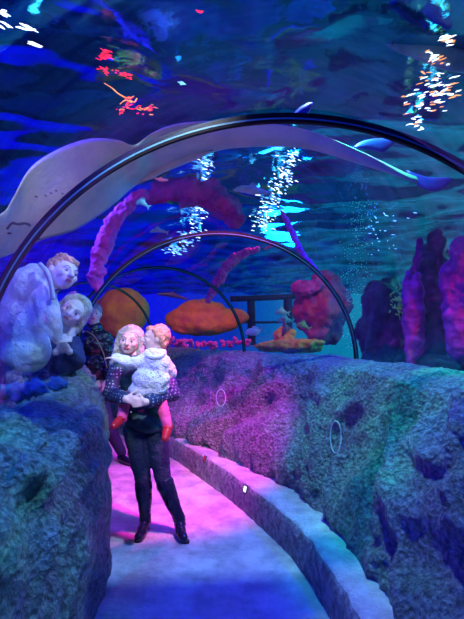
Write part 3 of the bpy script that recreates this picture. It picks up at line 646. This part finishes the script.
# --- toddler
tY = 3.24; k = tY/F
td = empty('person', P(150, 400, tY), 'toddler in white knitted cardigan and pink tights carried with one arm stretched out', 'person')
tc_ = P(155, 338, tY+.04); R = .098
bm = bmesh.new(); gT, rT = head(bm, tc_, R, -1.25, .05)
capsule(bm, tc_+Vector((.01, 0, -.05)), P(154, 356, tY+.02), .045, .05)
sR, eR, wR_ = P(147, 360, tY), P(130, 363, tY-.02), P(115, 358, tY-.02); sL, eL = P(163, 362, tY+.03), P(171, 372, tY+.1)
ell(bm, P(153, 372, tY), (.095, .075, .12)); ell(bm, P(151, 388, tY), (.09, .075, .07))
chain(bm, [(sR, .04), (eR, .032), (wR_, .022)]); chain(bm, [(sL, .04), (eL, .032), (P(160, 366, tY+.19), .022)])
hand(bm, wR_, (-1, -.05, .05), (0, .1, 1), .55, .35, 1); hand(bm, P(160, 366, tY+.19), (-.8, .3, 0), (0, 0, 1), .55, .4, 1)
a1, a2, a3 = P(138, 392, tY+.03), P(125, 400, tY+.03), P(122, 418, tY-.02); b1, b2, b3 = P(158, 392, tY+.03), P(161, 402, tY+.02), P(168, 427, tY-.02)
chain(bm, [(a1, .055), (a2, .04), (a3, .028)]); chain(bm, [(b1, .055), (b2, .045), (b3, .03)])
f1 = P(115, 425, tY-.08); f2 = P(165.5, 437, tY-.08); chain(bm, [(a3, .028), (f1, .022)]); chain(bm, [(b3, .03), (f2, .022)])
organic('body', bm, .0055, SK, td, 3); face(gT, rT, R, td)
bm = bmesh.new(); ell(bm, gT(0, .38, .26), (R*.9, R*.86, R*.86), rT); ell(bm, gT(0, .62, -.25), (R*.7, R*.45, R*.7), rT); ell(bm, gT(0, -.25, .72), (R*.5, R*.45, R*.28), rT)
for sx in (-1, 1): chain(bm, [(gT(sx*.6, -.1, .55), R*.25), (gT(sx*.78, .3, .1), R*.22), (gT(sx*.7, .55, -.5), R*.2)])
organic('hair', bm, .007, M['hairr'], td, 3, .008, 34)
bm = bmesh.new(); ell(bm, P(155, 366, tY), (.118, .10, .10)); ell(bm, P(151, 379, tY-.02), (.142, .12, .10)); ell(bm, P(149, 388, tY), (.158, .115, .075), (0, -.12, 0)); capsule(bm, P(149, 353, tY), P(161, 354, tY), .042, .042)
chain(bm, [(P(152, 362, tY), .06), (sR, .052), (eR, .045), (P(116, 358, tY-.02), .034)]); chain(bm, [(sL, .055), (eL, .05), (P(163, 367, tY+.16), .036)])
cd = organic('cardigan', bm, .008, M['knit'], td, 4, .012, 15)
bm = bmesh.new(); cp = [P(146, 355.5, tY-.05), P(152, 357.5, tY-.085), P(159, 357, tY-.08), (P(164, 354, tY-.03))]; tube(bm, smooth_poly(cp, 14), .014, 8); bmobj('collar', bm, M['knit'], cd)
M['hole'] = mat('eyelet', (.28, .26, .45), .9)
for (x, y) in ((152, 366), (154, 370), (151, 373), (153, 377), (157, 368), (160, 376), (158, 372)):
    dg = bpy.context.evaluated_depsgraph_get(); d = (P(x, y, 3)-cam.location).normalized(); ok, h, nn, i_, ob, _ = SC.ray_cast(dg, cam.location+d*2.6, d)
    if ok and ob == cd: bm = bmesh.new(); ell(bm, h, (.006, .004, .006), (0, 0, 0), 2); bmobj('eyelet', bm, M['hole'], cd)
for a, b in ((a2, a3), (b2, b3)):
    bm = bmesh.new(); h_ = a1 if a is a2 else b1; chain(bm, [(h_, .062), (a, .048), (b, .037)]); organic('tights', bm, .008, M['tights'], td, 3, .006, 22)
for a, b in ((a3, f1), (b3, f2)):
    bm = bmesh.new(); dn = (b-a).normalized(); chain(bm, [(a-dn*.005, .036), (a.lerp(b, .55), .034), (b+dn*.01, .028)]); sh = organic('shoe', bm, .006, M['shoe'], td, 3)
    bm = bmesh.new(); tube(bm, [a+Vector((-.03, -.03, .0)), a+Vector((0, -.045, .005)), a+Vector((.03, -.03, .0))], .006, 6); bmobj('shoe_strap', bm, M['shoe'], sh)
# --- man behind the left wall
mY = 5.5
mn = empty('person', (P(98, 400, mY).x, mY, 0), 'man in black leather jacket standing behind the left rock wall', 'person')
mh = P(93, 314, mY); R = .135; bm = bmesh.new(); gM, rM = head(bm, mh, R*.95, .35, 0)
capsule(bm, mh+Vector((0, .04, -.06)), P(93, 330, mY), .07, .08); ell(bm, P(92, 345, mY), (.19, .13, .19)); ell(bm, P(93, 368, mY), (.17, .12, .2)); ell(bm, P(94, 388, mY), (.17, .13, .13))
s1, s2 = P(79, 337, mY), P(104, 337, mY); e1, e2 = P(76, 362, mY), P(109, 362, mY-.02); w1, w2 = P(83, 380, mY-.2), P(106, 382, mY-.12)
chain(bm, [(P(90, 334, mY), .08), (s1, .065), (e1, .05), (w1, .032)]); chain(bm, [(P(95, 334, mY), .08), (s2, .065), (e2, .05), (w2, .032)])
hand(bm, w1, (.5, -.4, -.7), (-.5, -1, 0), 1, .5, 1); hand(bm, w2, (-.1, -.2, -1), (.5, -1, 0), 1, .5, -1)
mf1 = Vector((P(96, 460, 5.6).x+.1, 5.5, .05)); mf2 = Vector((P(121, 468, 5.25).x, 5.3, .05))
for h_, f_ in ((P(89, 396, mY), mf1), (P(98, 396, mY), mf2)):
    kk = (h_+f_)/2+Vector((.0, -.06, 0)); chain(bm, [(h_, .09), (kk, .06), (f_+Vector((-.02, .05, .05)), .04)]); chain(bm, [(f_+Vector((-.02, .04, 0)), .04), (f_+Vector((.1, -.1, -.01)), .035)])
organic('body', bm, .010, SK, mn, 3); face(gM, rM, R*.95, mn)
bm = bmesh.new(); ell(bm, gM(0, .24, .36), (R*.86, R*.9, R*.78), rM); ell(bm, gM(0, .5, -.1), (R*.8, R*.55, R*.7), rM); organic('hair', bm, .01, M['hairg'], mn, 3, .005, 30)
bm = bmesh.new(); ell(bm, P(92, 344, mY), (.215, .155, .2)); ell(bm, P(93, 366, mY), (.2, .15, .22)); capsule(bm, P(90, 329, mY), P(96, 329, mY), .085, .085)
for a, b, c in ((s1, e1, w1), (s2, e2, w2)): chain(bm, [(a, .09), (b, .075), (b.lerp(c, .85), .055)])
jk = organic('leather_jacket', bm, .012, M['leather'], mn, 3, .02, 9)
bm = bmesh.new(); tube(bm, smooth_poly([P(86, 331, mY-.19), P(95, 337, mY-.21), P(103, 352, mY-.2), (P(107, 368, mY-.15))], 16), .011, 8, .5); bmobj('shoulder_strap', bm, M['strap'], jk)
bm = bmesh.new()
for h_, f_ in ((P(89, 394, mY), mf1), (P(98, 394, mY), mf2)):
    kk = (h_+f_)/2+Vector((.0, -.06, 0)); chain(bm, [(h_, .115), (kk, .085), (f_+Vector((-.02, .05, .06)), .06)])
organic('trousers', bm, .014, M['jeans'], mn, 3)
for f_ in (mf1, mf2):
    bm = bmesh.new(); chain(bm, [(f_+Vector((-.03, .05, 0)), .048), (f_+Vector((.06, -.06, -.008)), .045), (f_+Vector((.14, -.13, -.012)), .036)]); organic('shoe', bm, .01, M['boot'], mn, 3)
# --- reflected pair in the left acrylic, built as solid figures behind it
cY = 3.05
M['knitg'] = mat('pale_cardigan', (.56, .52, .58), .85, col2=(.34, .32, .42), vscale=5, bump=.5, bscale=50)
ch = empty('person', P(35, 372, cY), 'reflection of the child in pale cardigan leaning forward, built as a large figure behind the left acrylic', 'person')
cc = P(63, 274, cY); R = .122; bm = bmesh.new(); gC, rC = head(bm, cc, R, .95, .35, pitch=0)
capsule(bm, cc+Vector((-.04, .02, -.03)), P(40, 285, cY), .06, .075)
ell(bm, P(30, 290, cY), (.14, .11, .16)); ell(bm, P(24, 325, cY), (.15, .12, .22)); ell(bm, P(28, 355, cY), (.15, .12, .13))
q1, q2, q3 = P(42, 292, cY-.05), P(51, 322, cY-.06), P(58, 341, cY-.05); chain(bm, [(q1, .065), (q2, .05), (q3, .03)]); hand(bm, q3, (.75, .1, .15), (0, -1, .4), .7, .5, 1)
q4, q5, q6 = P(12, 296, cY+.08), P(4, 330, cY+.08), P(12, 356, cY+.02); chain(bm, [(q4, .065), (q5, .05), (q6, .03)]); hand(bm, q6, (.5, -.3, -.5), (0, -1, .2), .7, .5, 1)
organic('body', bm, .008, SKB, ch, 3); face(gC, rC, R, ch)
bm = bmesh.new(); ell(bm, gC(0, .3, .32), (R*.9, R*.9, R*.88), rC); ell(bm, gC(0, .6, -.1), (R*.75, R*.5, R*.75), rC); ell(bm, gC(0, -.3, .8), (R*.55, R*.4, R*.3), rC)
for k_ in range(24):
    a = random.uniform(-.8, .8); b = random.uniform(-.3, .7); p0 = gC(a*.7, b, .95); capsule(bm, p0, p0+(gC(a*.9, b*1.1, 1.1)-p0)*random.uniform(.3, .8), R*.14, R*.1, 8)
organic('hair', bm, .008, M['hairr'], ch, 2, .01, 34)
bm = bmesh.new(); ell(bm, P(30, 290, cY), (.165, .14, .17)); ell(bm, P(22, 322, cY), (.18, .15, .25)); ell(bm, P(26, 350, cY), (.185, .15, .155)); capsule(bm, P(36, 274, cY), P(48, 280, cY), .085, .075)
chain(bm, [(q1, .09), (q2, .072), (q2.lerp(q3, .8), .052)]); chain(bm, [(q4, .09), (q5, .075), (q5.lerp(q6, .8), .055)])
cg = organic('cardigan', bm, .010, M['knitg'], ch, 6, .016, 6)
bm = bmesh.new(); tube(bm, smooth_poly([P(40, 264, cY-.10), P(47, 272, cY-.13), P(51, 285, cY-.13), P(53, 300, cY-.12)], 16), .016, 8); bmobj('collar', bm, M['knitg'], cg)
for (x, y) in ((27, 300), (29, 306), (26, 312), (20, 312), (18, 320), (22, 326), (14, 336), (16, 344), (24, 346), (31, 296), (20, 304), (12, 328)):
    dg = bpy.context.evaluated_depsgraph_get(); d = (P(x, y, 3)-cam.location).normalized(); ok, h, nn, i_, ob, _ = SC.ray_cast(dg, cam.location+d*2.6, d)
    if ok and ob == cg: bm = bmesh.new(); ell(bm, h, (.007, .007, .009), (0, 0, 0), 2); bmobj('eyelet', bm, M['hole'], cg)
wY = 3.32
rw = empty('person', P(72, 368, wY), 'reflection of the woman with grey blond hair tilting her head beside the leaning child, built as a figure behind the left acrylic', 'person')
cc = P(73, 312, wY); R = .124; bm = bmesh.new(); gR, rR = head(bm, cc, R, .25, .62)
capsule(bm, cc+Vector((-.03, .04, -.05)), P(66, 340, wY), .055, .07); ell(bm, P(64, 352, wY), (.13, .10, .13)); ell(bm, P(64, 362, wY), (.13, .10, .08))
r1, r2, r3 = P(72, 345, wY), P(77, 360, wY-.06), P(70, 352, wY-.16); chain(bm, [(r1, .055), (r2, .042), (r3, .028)]); hand(bm, r3, (-.4, -.2, .6), (0, -1, 0), .7, .5, 1)
r4, r5, r6 = P(58, 345, wY), P(52, 362, wY-.03), P(56, 352, wY-.15); chain(bm, [(r4, .055), (r5, .042), (r6, .028)]); hand(bm, r6, (.5, -.2, .5), (0, -1, 0), .7, .5, -1)
organic('body', bm, .008, SKB, rw, 3); face(gR, rR, R, rw)
bm = bmesh.new(); ell(bm, gR(0, .34, .34), (R*.96, R*.92, R*.92), rR)
for sx in (-1, 1): chain(bm, [(gR(sx*.15, -.25, .95), R*.2), (gR(sx*.72, -.1, .55), R*.22), (gR(sx*.9, .1, -.2), R*.2), (gR(sx*.85, .2, -1.0), R*.2)])
organic('hair', bm, .008, M['hairb'], rw, 4, .006, 30)
M['navy'] = mat('navy_coat', (.02, .03, .12), .7, var=.3, vscale=10)
bm = bmesh.new(); ell(bm, P(64, 352, wY), (.15, .12, .14)); ell(bm, P(64, 362, wY), (.15, .12, .10))
for a, b, c in ((r1, r2, r3), (r4, r5, r6)): chain(bm, [(a, .075), (b, .058), (b.lerp(c, .8), .042)])
organic('coat', bm, .010, M['navy'], rw, 3, .012, 12)
# teal reflection of rock in the acrylic, built as lumps on the left crest
M['teal'] = mat('teal_reflection', (.10, .42, .45), .5, col2=(.03, .16, .26), vscale=8, bump=.8, bscale=24)
for i, (x, y, rx, ry, yy, lab) in enumerate(((8, 393, 20, 10, 2.5, 'teal reflection shaped as a lump at the left edge beside the leaning child'), (33, 389, 17, 9, 2.5, 'teal reflection shaped as a lump below the pale cardigan'), (58, 384, 12, 7, 2.7, 'small teal reflection shaped as a lump nearest the tall far crest of the left wall'))):
    boulder('reflection_lump', x, y, rx, ry, yy, M['teal'], lab, 'coral', lump=7, seed=40+i, disp=.25)
